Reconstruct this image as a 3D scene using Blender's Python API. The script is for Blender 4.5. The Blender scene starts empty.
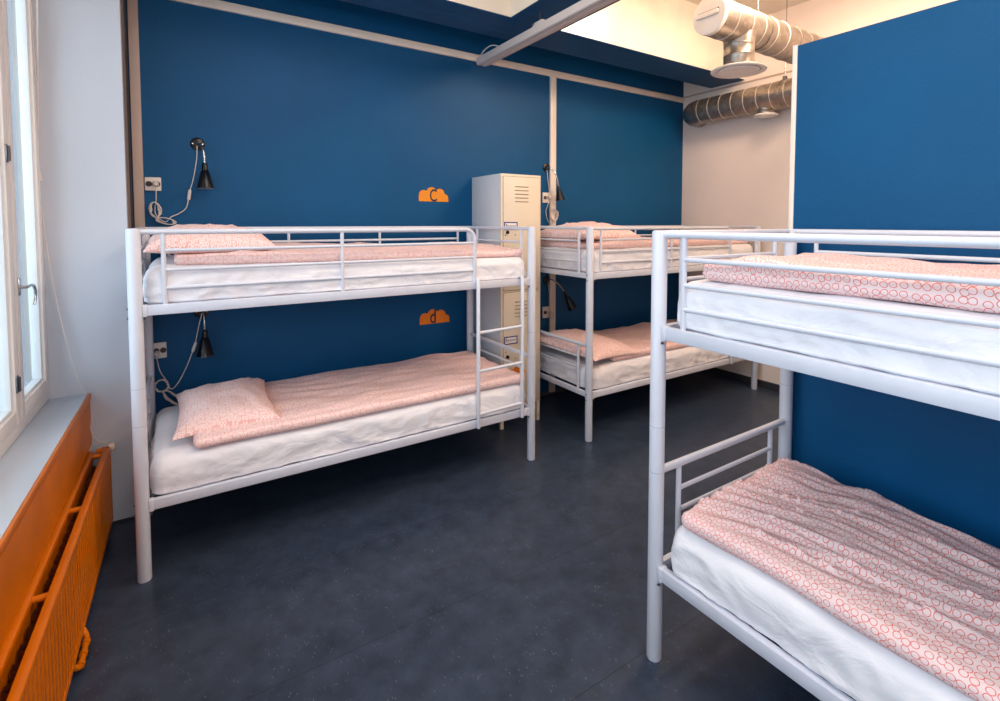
import bpy, math, random
from mathutils import Vector, Matrix, noise
random.seed(7)
SC = bpy.context.scene
COL = SC.collection
PI = math.pi

# ------------------------------------------------------------------ camera
CAM = Vector((0, -3.8142, 1.6261))
YAW, PITCH, ROLL, F, PX, PY = math.radians(-33.7129), math.radians(-2.7026), math.radians(0.0597), 509.66, 518.63, 246.91
fwd = Vector((-math.sin(YAW)*math.cos(PITCH), math.cos(YAW)*math.cos(PITCH), math.sin(PITCH)))
rt = Vector((math.cos(YAW), math.sin(YAW), 0)); up = rt.cross(fwd)
R_ = rt*math.cos(ROLL)+up*math.sin(ROLL); U_ = -rt*math.sin(ROLL)+up*math.cos(ROLL)
cd = bpy.data.cameras.new('camera'); cam = bpy.data.objects.new('camera', cd); COL.objects.link(cam)
M_ = Matrix((( R_.x, U_.x, -fwd.x, CAM.x), (R_.y, U_.y, -fwd.y, CAM.y), (R_.z, U_.z, -fwd.z, CAM.z), (0, 0, 0, 1)))
cam.matrix_world = M_
cd.sensor_width = 36; cd.sensor_fit = 'HORIZONTAL'; cd.lens = F/1000*36
cd.shift_x = (500-PX)/1000; cd.shift_y = (PY-350.5)/1000
cd.clip_start = 0.02
SC.camera = cam

# ------------------------------------------------------------------ materials
def s2l(c):
    return tuple((v/12.92 if v <= .04045 else ((v+.055)/1.055)**2.4) for v in [x/255 for x in c])
def newmat(name):
    m = bpy.data.materials.new(name); m.use_nodes = True
    nt = m.node_tree; return m, nt, nt.nodes['Principled BSDF']
def N(nt, t, **kw):
    n = nt.nodes.new(t)
    for k, v in kw.items(): setattr(n, k, v)
    return n
def ramp(nt, stops):
    r = N(nt, 'ShaderNodeValToRGB'); cr = r.color_ramp
    while len(cr.elements) < len(stops): cr.elements.new(.5)
    for e, (p_, c) in zip(cr.elements, stops): e.position = p_; e.color = (*c, 1)
    return r
def mat(name, rgb, rough=.5, metal=0, var=.06, scale=6, bump=0, bscale=60, spec=.5, stretch=(1, 1, 1)):
    """paint-like surface: base colour with gentle procedural mottling and optional bump"""
    m, nt, b = newmat(name)
    c = s2l(rgb)
    tc = N(nt, 'ShaderNodeTexCoord'); mp = N(nt, 'ShaderNodeMapping'); mp.inputs['Scale'].default_value = stretch
    nt.links.new(tc.outputs['Object'], mp.inputs[0])
    ns = N(nt, 'ShaderNodeTexNoise'); ns.inputs['Scale'].default_value = scale; ns.inputs['Detail'].default_value = 5
    nt.links.new(mp.outputs[0], ns.inputs['Vector'])
    r = ramp(nt, [(.3, tuple(x*(1-var) for x in c)), (.7, tuple(min(1, x*(1+var)) for x in c))])
    nt.links.new(ns.outputs['Fac'], r.inputs[0]); nt.links.new(r.outputs[0], b.inputs['Base Color'])
    b.inputs['Roughness'].default_value = rough; b.inputs['Metallic'].default_value = metal
    b.inputs['Specular IOR Level'].default_value = spec
    if bump:
        n2 = N(nt, 'ShaderNodeTexNoise'); n2.inputs['Scale'].default_value = bscale; n2.inputs['Detail'].default_value = 3
        nt.links.new(mp.outputs[0], n2.inputs['Vector'])
        bp = N(nt, 'ShaderNodeBump'); bp.inputs['Strength'].default_value = bump; bp.inputs['Distance'].default_value = .01
        nt.links.new(n2.outputs['Fac'], bp.inputs['Height']); nt.links.new(bp.outputs[0], b.inputs['Normal'])
    return m

WHITE_METAL = mat('white_powder_coat', (210, 213, 225), .34, 0, .02, 3)
WHITE_METAL2 = mat('white_rail_paint', (208, 211, 224), .4, 0, .03, 20)
BLUE = mat('blue_wall_paint', (0, 76, 124), .5, 0, .10, 1.4, .10, 90, .22)
BLUE_BEAM = mat('blue_beam_paint', (0, 72, 118), .40, 0, .25, 3.0, .5, 30, .3, (1, 12, 12))
PINKWHITE = mat('warm_white_wall', (234, 218, 210), .6, 0, .03, 2, .05, 60)
CONCRETE_W = mat('painted_concrete', (232, 220, 204), .65, 0, .05, 4, .5, 25)
WHITE_WALL = mat('cool_white_wall', (192, 197, 208), .5, 0, .03, 1.5, .05, 50)
TAN = mat('tan_trim', (180, 160, 150), .5, 0, .04, 4)
TAN_D = mat('tan_side', (140, 124, 116), .55, 0, .05, 4)
TRIM = mat('cream_trim', (228, 216, 205), .45, 0, .03, 5)
CEIL = mat('ceiling_paint', (226, 216, 204), .7, 0, .03, 2)
ORANGE = mat('orange_gloss_paint', (206, 108, 0), .34, 0, .08, 5, spec=.25)
ORANGE_W = mat('orange_wall_paint', (208, 110, 2), .42, 0, .12, 4, .1, 40, .25)
ORANGE_SHADE = mat('orange_gap_shade', (96, 34, 4), .7, 0, .1, 9)  # shade of the radiator gap put into the colour
SILL = mat('sill_white', (192, 204, 220), .25, 0, .03, 3)
WIN = mat('window_paint', (224, 218, 214), .4, 0, .04, 4)
WIN2 = mat('window_paint_outer', (222, 226, 230), .4, 0, .04, 4)
BASEB = mat('baseboard_dark', (50, 50, 56), .5, 0, .1, 5)
LOCKER = mat('locker_cream', (222, 208, 188), .42, 0, .03, 4)
LOCKER_S = mat('locker_grey_side', (204, 206, 212), .42, 0, .02, 4)
DARK = mat('dark_plastic', (16, 16, 20), .35, 0, .1, 10)
SLOT = mat('louvre_shadow', (60, 50, 45), .8)
SLOT2 = mat('louvre_slot', (150, 132, 116), .8)
SLOT_L = mat('louvre_lip', (190, 172, 152), .5)
CHROME = mat('chrome', (190, 190, 192), .22, 1, .05, 8)
BLACKPLATE = mat('black_satin', (14, 14, 18), .3, 0, .1, 8)
SHADE = mat('lamp_shade_black', (14, 15, 22), .28, .2, .1, 8)
SHADE_IN = mat('lamp_inside_white', (214, 206, 204), .5)
CORD = mat('white_cable', (214, 204, 198), .5)
SOCK = mat('outlet_white', (222, 214, 208), .4)
HOLE = mat('outlet_hole', (60, 52, 50), .7)
STICK = mat('orange_sticker', (226, 136, 10), .5, 0, .04, 30)
STICK2 = mat('orange_sticker_deep', (236, 124, 10), .5, 0, .04, 30)
LETTER = mat('navy_letter', (8, 30, 60), .5)
PURPLE = mat('purple_border', (60, 44, 130), .5)
PAPER = mat('paper_white', (232, 228, 228), .6)
GREYINK = mat('grey_print', (150, 148, 156), .6)
FIX = mat('fixture_white', (196, 188, 186), .4, 0, .03, 6)
FIX_S = mat('fixture_diffuser', (212, 188, 176), .35, 0, .03, 6)
SCREW = mat('screw_steel', (120, 122, 128), .3, 1)
SEAM = mat('post_seam', (178, 180, 190), .5)
VALVEW = mat('valve_white', (210, 196, 180), .5)

def sheet_mat():
    m, nt, b = newmat('white_cotton_sheet')
    tc = N(nt, 'ShaderNodeTexCoord')
    n1 = N(nt, 'ShaderNodeTexNoise'); n1.inputs['Scale'].default_value = 4; n1.inputs['Detail'].default_value = 4
    nt.links.new(tc.outputs['Object'], n1.inputs['Vector'])
    r = ramp(nt, [(.3, s2l((224, 223, 231))), (.7, s2l((236, 235, 241)))])
    nt.links.new(n1.outputs['Fac'], r.inputs[0]); nt.links.new(r.outputs[0], b.inputs['Base Color'])
    mp = N(nt, 'ShaderNodeMapping'); mp.inputs['Scale'].default_value = (2.2, 2.2, 4); mp.inputs['Rotation'].default_value = (.3, .5, .2)
    nt.links.new(tc.outputs['Object'], mp.inputs[0])
    n2 = N(nt, 'ShaderNodeTexNoise'); n2.inputs['Scale'].default_value = 2.2; n2.inputs['Detail'].default_value = 6; n2.inputs['Distortion'].default_value = 1.2
    nt.links.new(mp.outputs[0], n2.inputs['Vector'])
    bp = N(nt, 'ShaderNodeBump'); bp.inputs['Strength'].default_value = .42; bp.inputs['Distance'].default_value = .03
    nt.links.new(n2.outputs['Fac'], bp.inputs['Height']); nt.links.new(bp.outputs[0], b.inputs['Normal'])
    b.inputs['Roughness'].default_value = .85; b.inputs['Specular IOR Level'].default_value = .2
    return m
SHEET = sheet_mat()

def ring_mat(name, base, ring, scale, r0=.30, r1=.40, soft=.05, base2=None, rnd=.5):
    """cotton printed with packed open rings: rings from a 2D Voronoi field on the cloth's own UVs"""
    m, nt, b = newmat(name)
    uv = N(nt, 'ShaderNodeUVMap')
    ns = N(nt, 'ShaderNodeTexNoise'); ns.inputs['Scale'].default_value = 3; nt.links.new(uv.outputs[0], ns.inputs['Vector'])
    vo = N(nt, 'ShaderNodeTexVoronoi', voronoi_dimensions='2D', feature='F1'); vo.inputs['Scale'].default_value = scale; vo.inputs['Randomness'].default_value = rnd
    nt.links.new(uv.outputs[0], vo.inputs['Vector'])
    r = ramp(nt, [(0, (0, 0, 0)), (max(0, r0-soft), (0, 0, 0)), (r0, (1, 1, 1)), (r1, (1, 1, 1)), (min(1, r1+soft), (0, 0, 0))])
    nt.links.new(vo.outputs['Distance'], r.inputs[0])
    cb = ramp(nt, [(.35, s2l(base)), (.65, s2l(base2 or base))]); nt.links.new(ns.outputs['Fac'], cb.inputs[0])
    mx = N(nt, 'ShaderNodeMix', data_type='RGBA')
    nt.links.new(r.outputs[0], mx.inputs[0]); nt.links.new(cb.outputs[0], mx.inputs[6]); mx.inputs[7].default_value = (*s2l(ring), 1)
    nt.links.new(mx.outputs[2], b.inputs['Base Color'])
    n2 = N(nt, 'ShaderNodeTexNoise'); n2.inputs['Scale'].default_value = 14; n2.inputs['Detail'].default_value = 5
    nt.links.new(uv.outputs[0], n2.inputs['Vector'])
    bp = N(nt, 'ShaderNodeBump'); bp.inputs['Strength'].default_value = .35; bp.inputs['Distance'].default_value = .012
    nt.links.new(n2.outputs['Fac'], bp.inputs['Height']); nt.links.new(bp.outputs[0], b.inputs['Normal'])
    b.inputs['Roughness'].default_value = .85; b.inputs['Specular IOR Level'].default_value = .15
    return m
RING = ring_mat('pink_ring_cotton', (238, 214, 214), (224, 112, 102), 45, .355, .405, .035, (234, 208, 208), .38)
DOT = ring_mat('salmon_ring_cotton', (236, 192, 188), (248, 228, 226), 62, .26, .40, .07, (232, 184, 178))

def floor_mat():
    m, nt, b = newmat('dark_linoleum')
    tc = N(nt, 'ShaderNodeTexCoord'); sp = N(nt, 'ShaderNodeSeparateXYZ'); nt.links.new(tc.outputs['Object'], sp.inputs[0])
    n1 = N(nt, 'ShaderNodeTexNoise'); n1.inputs['Scale'].default_value = 9; n1.inputs['Detail'].default_value = 8; n1.inputs['Roughness'].default_value = .7
    nt.links.new(tc.outputs['Object'], n1.inputs['Vector'])
    r = ramp(nt, [(.32, s2l((36, 46, 62))), (.68, s2l((56, 68, 88)))]); nt.links.new(n1.outputs['Fac'], r.inputs[0])
    # pale flecks
    mp = N(nt, 'ShaderNodeMapping'); mp.inputs['Scale'].default_value = (1.3, .4, 1); mp.inputs['Rotation'].default_value = (0, 0, .5); nt.links.new(tc.outputs['Object'], mp.inputs[0])
    vo = N(nt, 'ShaderNodeTexVoronoi', feature='F1'); vo.inputs['Scale'].default_value = 75; nt.links.new(mp.outputs[0], vo.inputs['Vector'])
    fl = ramp(nt, [(.0, (1, 1, 1)), (.12, (.8, .8, .8)), (.20, (0, 0, 0))]); nt.links.new(vo.outputs['Distance'], fl.inputs[0])
    n3 = N(nt, 'ShaderNodeTexNoise'); n3.inputs['Scale'].default_value = 16; nt.links.new(tc.outputs['Object'], n3.inputs['Vector'])
    gt = ramp(nt, [(.46, (0, 0, 0)), (.62, (1, 1, 1))]); nt.links.new(n3.outputs['Fac'], gt.inputs[0])
    mu = N(nt, 'ShaderNodeMath', operation='MULTIPLY'); nt.links.new(fl.outputs[0], mu.inputs[0]); nt.links.new(gt.outputs[0], mu.inputs[1])
    mu2 = N(nt, 'ShaderNodeMath', operation='MULTIPLY'); nt.links.new(mu.outputs[0], mu2.inputs[0]); mu2.inputs[1].default_value = .38
    mx = N(nt, 'ShaderNodeMix', data_type='RGBA'); nt.links.new(mu2.outputs[0], mx.inputs[0]); nt.links.new(r.outputs[0], mx.inputs[6]); mx.inputs[7].default_value = (*s2l((150, 155, 165)), 1)
    # sheet seams running along x, one every .92 m, and cross seams
    def seam(out, off, step, w):
        a = N(nt, 'ShaderNodeMath', operation='ADD'); nt.links.new(out, a.inputs[0]); a.inputs[1].default_value = off
        d = N(nt, 'ShaderNodeMath', operation='DIVIDE'); nt.links.new(a.outputs[0], d.inputs[0]); d.inputs[1].default_value = step
        f = N(nt, 'ShaderNodeMath', operation='FRACT'); nt.links.new(d.outputs[0], f.inputs[0])
        l = N(nt, 'ShaderNodeMath', operation='LESS_THAN'); nt.links.new(f.outputs[0], l.inputs[0]); l.inputs[1].default_value = w/step
        return l
    s1 = seam(sp.outputs['Y'], 10+SEAM_Y, .62, .004)
    k = N(nt, 'ShaderNodeMath', operation='MULTIPLY'); nt.links.new(s1.outputs[0], k.inputs[0]); k.inputs[1].default_value = .65
    mx2 = N(nt, 'ShaderNodeMix', data_type='RGBA'); nt.links.new(k.outputs[0], mx2.inputs[0]); nt.links.new(mx.outputs[2], mx2.inputs[6]); mx2.inputs[7].default_value = (*s2l((20, 22, 28)), 1)
    nt.links.new(mx2.outputs[2], b.inputs['Base Color'])
    b.inputs['Roughness'].default_value = .34; b.inputs['Specular IOR Level'].default_value = .4
    bp = N(nt, 'ShaderNodeBump'); bp.inputs['Strength'].default_value = .12; bp.inputs['Distance'].default_value = .004
    nt.links.new(n1.outputs['Fac'], bp.inputs['Height']); nt.links.new(bp.outputs[0], b.inputs['Normal'])
    return m
SEAM_Y = 2.16 % .62
FLOOR = floor_mat()

def duct_mat():
    m, nt, b = newmat('galvanised_steel')
    tc = N(nt, 'ShaderNodeTexCoord')
    vo = N(nt, 'ShaderNodeTexVoronoi', feature='F1'); vo.inputs['Scale'].default_value = 30; nt.links.new(tc.outputs['Object'], vo.inputs['Vector'])
    r = ramp(nt, [(0, s2l((138, 128, 120))), (1, s2l((168, 158, 148)))]); nt.links.new(vo.outputs['Color'], r.inputs[0])
    nt.links.new(r.outputs[0], b.inputs['Base Color'])
    b.inputs['Metallic'].default_value = .85; b.inputs['Roughness'].default_value = .36
    return m
DUCT = duct_mat()
DUCTRIB = mat('duct_lock_seam', (226, 216, 206), .4, .5)
DUCTRIB2 = mat('duct_joint_dark', (120, 110, 100), .5, .6)
CAPW = mat('white_valve_enamel', (238, 230, 224), .4)

def glass_mat():
    m = bpy.data.materials.new('window_glass'); m.use_nodes = True; nt = m.node_tree; nt.nodes.clear()
    o = N(nt, 'ShaderNodeOutputMaterial'); t = N(nt, 'ShaderNodeBsdfTransparent'); g = N(nt, 'ShaderNodeBsdfGlossy'); g.inputs['Roughness'].default_value = .03
    t.inputs[0].default_value = (.93, .97, .98, 1)
    mx = N(nt, 'ShaderNodeMixShader'); mx.inputs[0].default_value = .10; nt.links.new(t.outputs[0], mx.inputs[1]); nt.links.new(g.outputs[0], mx.inputs[2])
    nt.links.new(mx.outputs[0], o.inputs[0]); return m
GLASS = glass_mat()

# ------------------------------------------------------------------ mesh builder
def smooth_all(me, ang=40):
    for f in me.polygons: f.use_smooth = True
    try: me.set_sharp_from_angle(angle=math.radians(ang))
    except Exception: pass
class MB:
    def __init__(s): s.v = []; s.f = []; s.m = []; s.mats = []; s.uv = {}
    def mi(s, m):
        if m not in s.mats: s.mats.append(m)
        return s.mats.index(m)
    def add(s, vs, fs, m, uvs=None):
        o = len(s.v); s.v += [Vector(v) for v in vs]
        if uvs: 
            for i, t in enumerate(uvs): s.uv[o+i] = t
        k = s.mi(m)
        for f in fs: s.f.append([o+i for i in f]); s.m.append(k)
        return s
    def box(s, x0, x1, y0, y1, z0, z1, m, bev=0):
        x0, x1 = min(x0, x1), max(x0, x1); y0, y1 = min(y0, y1), max(y0, y1); z0, z1 = min(z0, z1), max(z0, z1)
        if not bev:
            vs = [(x, y, z) for z in (z0, z1) for y in (y0, y1) for x in (x0, x1)]
            return s.add(vs, [(0, 2, 3, 1), (4, 5, 7, 6), (0, 1, 5, 4), (2, 6, 7, 3), (0, 4, 6, 2), (1, 3, 7, 5)], m)
        import bmesh
        bm = bmesh.new(); bmesh.ops.create_cube(bm, size=1)
        for v in bm.verts: v.co = Vector(((x0+x1)/2+v.co.x*(x1-x0), (y0+y1)/2+v.co.y*(y1-y0), (z0+z1)/2+v.co.z*(z1-z0)))
        bmesh.ops.bevel(bm, geom=list(bm.edges), offset=min(bev, (x1-x0)*.45, (y1-y0)*.45, (z1-z0)*.45), segments=2, affect='EDGES', profile=.5)
        bm.verts.ensure_lookup_table()
        s.add([v.co.copy() for v in bm.verts], [[v.index for v in f.verts] for f in bm.faces], m); bm.free(); return s
    def tube(s, pts, r, m, seg=12, caps=True):
        pts = [Vector(p) for p in pts]; rings = []; n = len(pts)
        t0 = (pts[1]-pts[0]).normalized(); a = Vector((0, 0, 1)) if abs(t0.z) < .9 else Vector((1, 0, 0))
        u = t0.cross(a).normalized()
        for i, p in enumerate(pts):
            if i == 0: t = t0
            elif i == n-1: t = (pts[i]-pts[i-1]).normalized()
            else: t = ((pts[i]-pts[i-1]).normalized()+(pts[i+1]-pts[i]).normalized()).normalized()
            u = (u-t*u.dot(t)).normalized(); w = t.cross(u)
            rr = r[i] if isinstance(r, (list, tuple)) else r
            rings.append([p+(u*math.cos(2*PI*k/seg)+w*math.sin(2*PI*k/seg))*rr for k in range(seg)])
        vs = [v for g in rings for v in g]; fs = []
        for i in range(n-1):
            for k in range(seg):
                fs.append((i*seg+k, i*seg+(k+1) % seg, (i+1)*seg+(k+1) % seg, (i+1)*seg+k))
        if caps: fs.append(tuple(range(seg-1, -1, -1))); fs.append(tuple(range((n-1)*seg, n*seg)))
        return s.add(vs, fs, m)
    def lathe(s, base, axis, prof, m, seg=28):
        """prof: (distance along axis, radius)"""
        base = Vector(base); ax = Vector(axis).normalized()
        pts = [base+ax*d for d, r in prof]
        a = Vector((0, 0, 1)) if abs(ax.z) < .9 else Vector((1, 0, 0)); u = ax.cross(a).normalized(); w = ax.cross(u)
        vs = []; fs = []
        for p, (d, r) in zip(pts, prof):
            vs += [p+(u*math.cos(2*PI*k/seg)+w*math.sin(2*PI*k/seg))*max(r, 1e-5) for k in range(seg)]
        for i in range(len(prof)-1):
            for k in range(seg): fs.append((i*seg+k, i*seg+(k+1) % seg, (i+1)*seg+(k+1) % seg, (i+1)*seg+k))
        if prof[0][1] > 1e-4: fs.append(tuple(range(seg-1, -1, -1)))
        if prof[-1][1] > 1e-4: fs.append(tuple(range((len(prof)-1)*seg, len(prof)*seg)))
        return s.add(vs, fs, m)
    def build(s, name, parent=None, ang=40, xf=None, flat=False):
        me = bpy.data.meshes.new(name)
        vs = [xf @ v for v in s.v] if xf else s.v
        org = Vector((0, 0, 0))
        if parent is None:
            lo = Vector([min(v[i] for v in vs) for i in range(3)]); hi = Vector([max(v[i] for v in vs) for i in range(3)])
            org = Vector(((lo.x+hi.x)/2, (lo.y+hi.y)/2, lo.z))
        else: org = worldloc(parent)
        me.from_pydata([v-org for v in vs], [], s.f)
        for m in s.mats: me.materials.append(m)
        for p, k in zip(me.polygons, s.m): p.material_index = k
        if s.uv:
            ul = me.uv_layers.new(name='UVMap')
            for lp in me.loops: ul.data[lp.index].uv = s.uv.get(lp.vertex_index, (0, 0))
        import bmesh
        bm = bmesh.new(); bm.from_mesh(me); bmesh.ops.recalc_face_normals(bm, faces=list(bm.faces)); bm.to_mesh(me); bm.free()
        if not flat: smooth_all(me, ang)
        o = bpy.data.objects.new(name, me); COL.objects.link(o)
        if parent is None: o.location = org
        else: o.parent = parent; o.location = org - worldloc(parent)
        return o
def worldloc(o):
    l = Vector(o.location)
    while o.parent: o = o.parent; l += Vector(o.location)
    return l
def tag(o, label, cat, group=None):
    o['label'] = label; o['category'] = cat
    if group: o['group'] = group
    return o
def empty(name, loc, label, cat, group=None):
    o = bpy.data.objects.new(name, None); o.empty_display_size = .1; COL.objects.link(o); o.location = loc
    return tag(o, label, cat, group)
def struct(o): o['kind'] = 'structure'; return o
def copy_tree(o, parent=None):
    c = o.copy(); COL.objects.link(c); c.parent = parent
    for ch in list(kids[o.name]): 
        c2 = copy_tree(ch, c)
    kids.setdefault(c.name, [])
    return c
kids = {}
def index_tree(o, allobs):
    kids[o.name] = [x for x in allobs if x.parent == o]
    for c in kids[o.name]: index_tree(c, allobs)
def arc(c, r, a0, a1, ux, uy, n=7):
    c = Vector(c); ux = Vector(ux); uy = Vector(uy)
    return [c+ux*(r*math.cos(a0+(a1-a0)*i/n))+uy*(r*math.sin(a0+(a1-a0)*i/n)) for i in range(n+1)]
def smooth_path(pts, n=6):
    """Catmull-Rom through the points"""
    P = [Vector(p) for p in pts]; P = [P[0]*2-P[1]]+P+[P[-1]*2-P[-2]]; out = []
    for i in range(1, len(P)-2):
        for k in range(n):
            t = k/n; a, b, c, d = P[i-1:i+3]
            out.append(.5*((2*b)+(c-a)*t+(2*a-5*b+4*c-d)*t*t+(3*b-a-3*c+d)*t**3))
    out.append(P[-2]); return out

# ------------------------------------------------------------------ key dimensions (metres)
L, W, H = 2.1498, .8777, 1.60
ZU, ZL, RH = 1.2555, .3653, .0464
XE = 4.78          # far wall
ZC = 3.63          # ceiling
ZS = 3.07          # underside of beams
XP = 2.372         # blue partition face
YB = -5.6          # wall behind the camera
PIER_Y, PIER_X = -.367, -.228
LWX = -.409        # sill edge / orange wall face
XW = -.57          # window frame plane

# ------------------------------------------------------------------ room shell
b = MB(); b.box(-.75, 6.6, YB-.1, .15, -.1, 0, FLOOR); struct(b.build('floor', flat=True))
b = MB()
b.box(PIER_X, XE+.1, 0, .12, 0, ZC, BLUE); struct(b.build('wall_back', flat=True))
# far wall (warm white)
b = MB(); b.box(XE, XE+.1, YB, 0, 0, ZC, PINKWHITE); struct(b.build('wall_right', flat=True))
b = MB(); b.box(-.75, XE+.1, YB-.1, YB, 0, ZC, PINKWHITE); struct(b.build('wall_front', flat=True))
# corner pier beside the window
b = MB()
b.box(-.75, PIER_X, PIER_Y, .12, 0, ZC, WHITE_WALL)
pier = struct(b.build('wall_corner', flat=True))
b = MB(); b.box(PIER_X, PIER_X+.004, PIER_Y+.001, 0, 0, ZC, TAN_D)
b.box(PIER_X+.004, PIER_X+.012, -.16, -.155, 0, ZC, SLOT)
struct(b.build('trim_1', flat=True))
b = MB(); b.box(PIER_X+.012, -.166, -.02, 0, 0, ZC, TAN, .003); struct(b.build('trim_2'))
b = MB(); b.box(-.166, XE, -.022, 0, 2.975, 3.032, TRIM, .003); struct(b.build('trim_3'))
b = MB(); b.box(2.885, 2.952, -.022, 0, .02, 2.975, TRIM, .003); struct(b.build('trim_4'))
b = MB(); b.box(XE-.006, XE, YB, 0, 3.03, 3.045, TAN); struct(b.build('trim_5'))
b = MB(); b.box(PIER_X, XE, -.012, 0, 0, .035, BASEB); struct(b.build('baseboard_back'))
b = MB(); b.box(XE-.014, XE, YB, -.012, 0, .07, BASEB); struct(b.build('baseboard_right'))
b = MB(); b.box(-.34, PIER_X, PIER_Y-.008, PIER_Y, 0, .012, BASEB); struct(b.build('baseboard_corner'))
# ceiling with concrete beams (white cheeks, blue undersides)
b = MB(); b.box(-.75, XE+.1, YB-.1, .12, ZC, ZC+.1, CEIL); ceil = struct(b.build('ceiling', flat=True))
def beam(x0, x1, y0, y1):
    b = MB(); b.box(x0, x1, y0, y1, ZS, ZC, CONCRETE_W); b.box(x0+.0005, x1-.0005, y0+.0005, y1-.0005, ZS-.004, ZS+.03, BLUE_BEAM)
    return b.build('beam', ceil, flat=True)
beam(PIER_X, XE, -.745, -.355)
beam(1.98, 2.42, YB, -.7455)
# partition wall with cream corner strip
b = MB(); b.box(XP, XP+.1, YB, -2.553, 0, 2.435, BLUE); struct(b.build('wall_partition', flat=True))
b = MB(); b.box(XP-.004, XP+.104, -2.553, -2.531, 0, 2.44, TRIM, .002); struct(b.build('trim_6'))

# ------------------------------------------------------------------ left wall assembly, turned 1 degree
PIV = Vector((LWX, PIER_Y, 0))
XF = Matrix.Translation(PIV) @ Matrix.Rotation(math.radians(-1.0), 4, 'Z') @ Matrix.Translation(-PIV)
YE = -4.6
b = MB(); b.box(LWX-.022, LWX, YE, PIER_Y+.02, .458, .715, ORANGE_W); struct(b.build('trim_8', xf=XF, flat=True))
b = MB(); b.box(-.75, LWX-.13, YB, PIER_Y+.02, 0, .70, ORANGE_W)
b.box(-.75, XW-.06, YE, PIER_Y+.02, 2.98, ZC, WHITE_WALL)
struct(b.build('wall_left', xf=XF, flat=True))
b = MB(); b.box(-.75, LWX, YB, YE, 0, ZC, WHITE_WALL); struct(b.build('wall_left', xf=XF, flat=True))
b = MB(); b.box(-.75, LWX-.007, YE, PIER_Y, .715, .730, SILL, .004); b.box(LWX-.007, LWX+.004, YE, PIER_Y, .70, .731, ORANGE, .002)
struct(b.build('trim_7', xf=XF))
# window: jamb, casements with inner beading, glass, second outer sash
win = bpy.data.objects.new('window_1', None); COL.objects.link(win); struct(win); win.location = (XW, -1.6, .73)
ZW0, ZW1 = .732, 2.98
def frame_rect(b, x0, x1, y0, y1, z0, z1, w, m, wb=None):
    wb = wb or w
    b.box(x0, x1, y0, y0+w, z0, z1, m, .004); b.box(x0, x1, y1-w, y1, z0, z1, m, .004)
    b.box(x0, x1, y0+w, y1-w, z0, z0+wb, m, .004); b.box(x0, x1, y0+w, y1-w, z1-w, z1, m, .004)
b = MB(); frame_rect(b, XW-.07, XW+.004, YE, PIER_Y-.001, ZW0, ZW1, .04, WIN, .055)
for yy in (-.912, -1.62, -2.30, -2.98, -3.66): b.box(XW-.06, XW-.002, yy-.004, yy+.004, ZW0+.055, ZW1-.04, TAN_D)
b.build('window_frame', win, xf=XF)
edges = [PIER_Y-.041, -.912, -1.62, -2.30, -2.98, -3.66, YE+.03]
for i in range(len(edges)-1):
    y1, y0 = edges[i], edges[i+1]
    b = MB(); frame_rect(b, XW-.04, XW+.012, y0+.003, y1-.003, ZW0+.060, ZW1-.043, .060, WIN, .062)
    frame_rect(b, XW-.035, XW-.0, y0+.062, y1-.062, ZW0+.121, ZW1-.102, .014, WIN2)
    sash = b.build('casement', win, xf=XF)
    g = MB(); g.box(XW-.028, XW-.024, y0+.066, y1-.066, ZW0+.126, ZW1-.106, GLASS); g.build('pane', sash, xf=XF, flat=True)
    b = MB(); frame_rect(b, XW-.145, XW-.105, y0+.003, y1-.003, ZW0+.060, ZW1-.043, .085, WIN2, .095)
    sash = b.build('outer_casement', win, xf=XF)
    g = MB(); g.box(XW-.128, XW-.124, y0+.07, y1-.07, ZW0+.126, ZW1-.1, GLASS); g.build('pane', sash, xf=XF, flat=True)
# handle and hinges on the first meeting stiles
def handle(y, z):
    b = MB(); x = XW+.012
    b.box(x, x+.006, y-.011, y+.011, z-.035, z+.04, CHROME, .003)
    b.tube([(x, y, z), (x+.028, y, z)], .007, CHROME, 10)
    b.tube(smooth_path([(x+.028, y-.008, z), (x+.032, y+.03, z+.004), (x+.034, y+.065, z-.002), (x+.034, y+.092, z-.03), (x+.032, y+.092, z-.062), (x+.03, y+.082, z-.085)], 5), .0062, CHROME, 10)
    b.build('window_handle', win, xf=XF)['label'] = 'chrome lever handle'
handle(-.868, 1.352)
for z in (1.903, .962):
    b = MB(); b.box(XW+.012, XW+.018, -.972, -.948, z-.036, z+.036, SCREW, .002); b.tube([(XW+.02, -.96, z-.03), (XW+.02, -.96, z+.03)], .006, SCREW, 8)
    b.build('hinge', win, xf=XF)
# ------------------------------------------------------------------ radiator
rad = empty('radiator', (-.36, -1.6, .05), 'orange painted double panel radiator below the white window sill', 'radiator')
RX1 = -.327; RY0, RY1 = -3.0, -.43; RZ0, RZ1 = .05, .45
b = MB()
n = int((RY1-RY0-.04)/.042)
prof = []
# ribbed outer plate: profile along y, extruded in z
y = RY0+.02; step = (RY1-RY0-.04)/n
for i in range(n):
    a = y+i*step; prof += [(a, 0), (a+step*.36, 0), (a+step*.46, -.007), (a+step*.80, -.007), (a+step*.90, 0)]
prof.append((RY1-.02, 0))
vs = [(RX1+d, yy, z) for z in (RZ0+.025, RZ1-.025) for yy, d in prof]; m_ = len(prof)
b.add(vs, [(i, i+1, m_+i+1, m_+i) for i in range(m_-1)], ORANGE)
b.box(RX1-.022, RX1-.0075, RY0+.004, RY1-.004, RZ0+.01, RZ1-.012, ORANGE)
b.box(RX1-.027, RX1+.003, RY0, RY1, RZ1-.027, RZ1, ORANGE, .007); b.box(RX1-.032, RX1+.003, RY0, RY1, RZ0, RZ0+.027, ORANGE, .007)
b.box(RX1-.02, RX1+.002, RY1-.025, RY1, RZ0, RZ1, ORANGE, .006)
b.build('front_panel', rad, xf=XF, ang=25)
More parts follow.
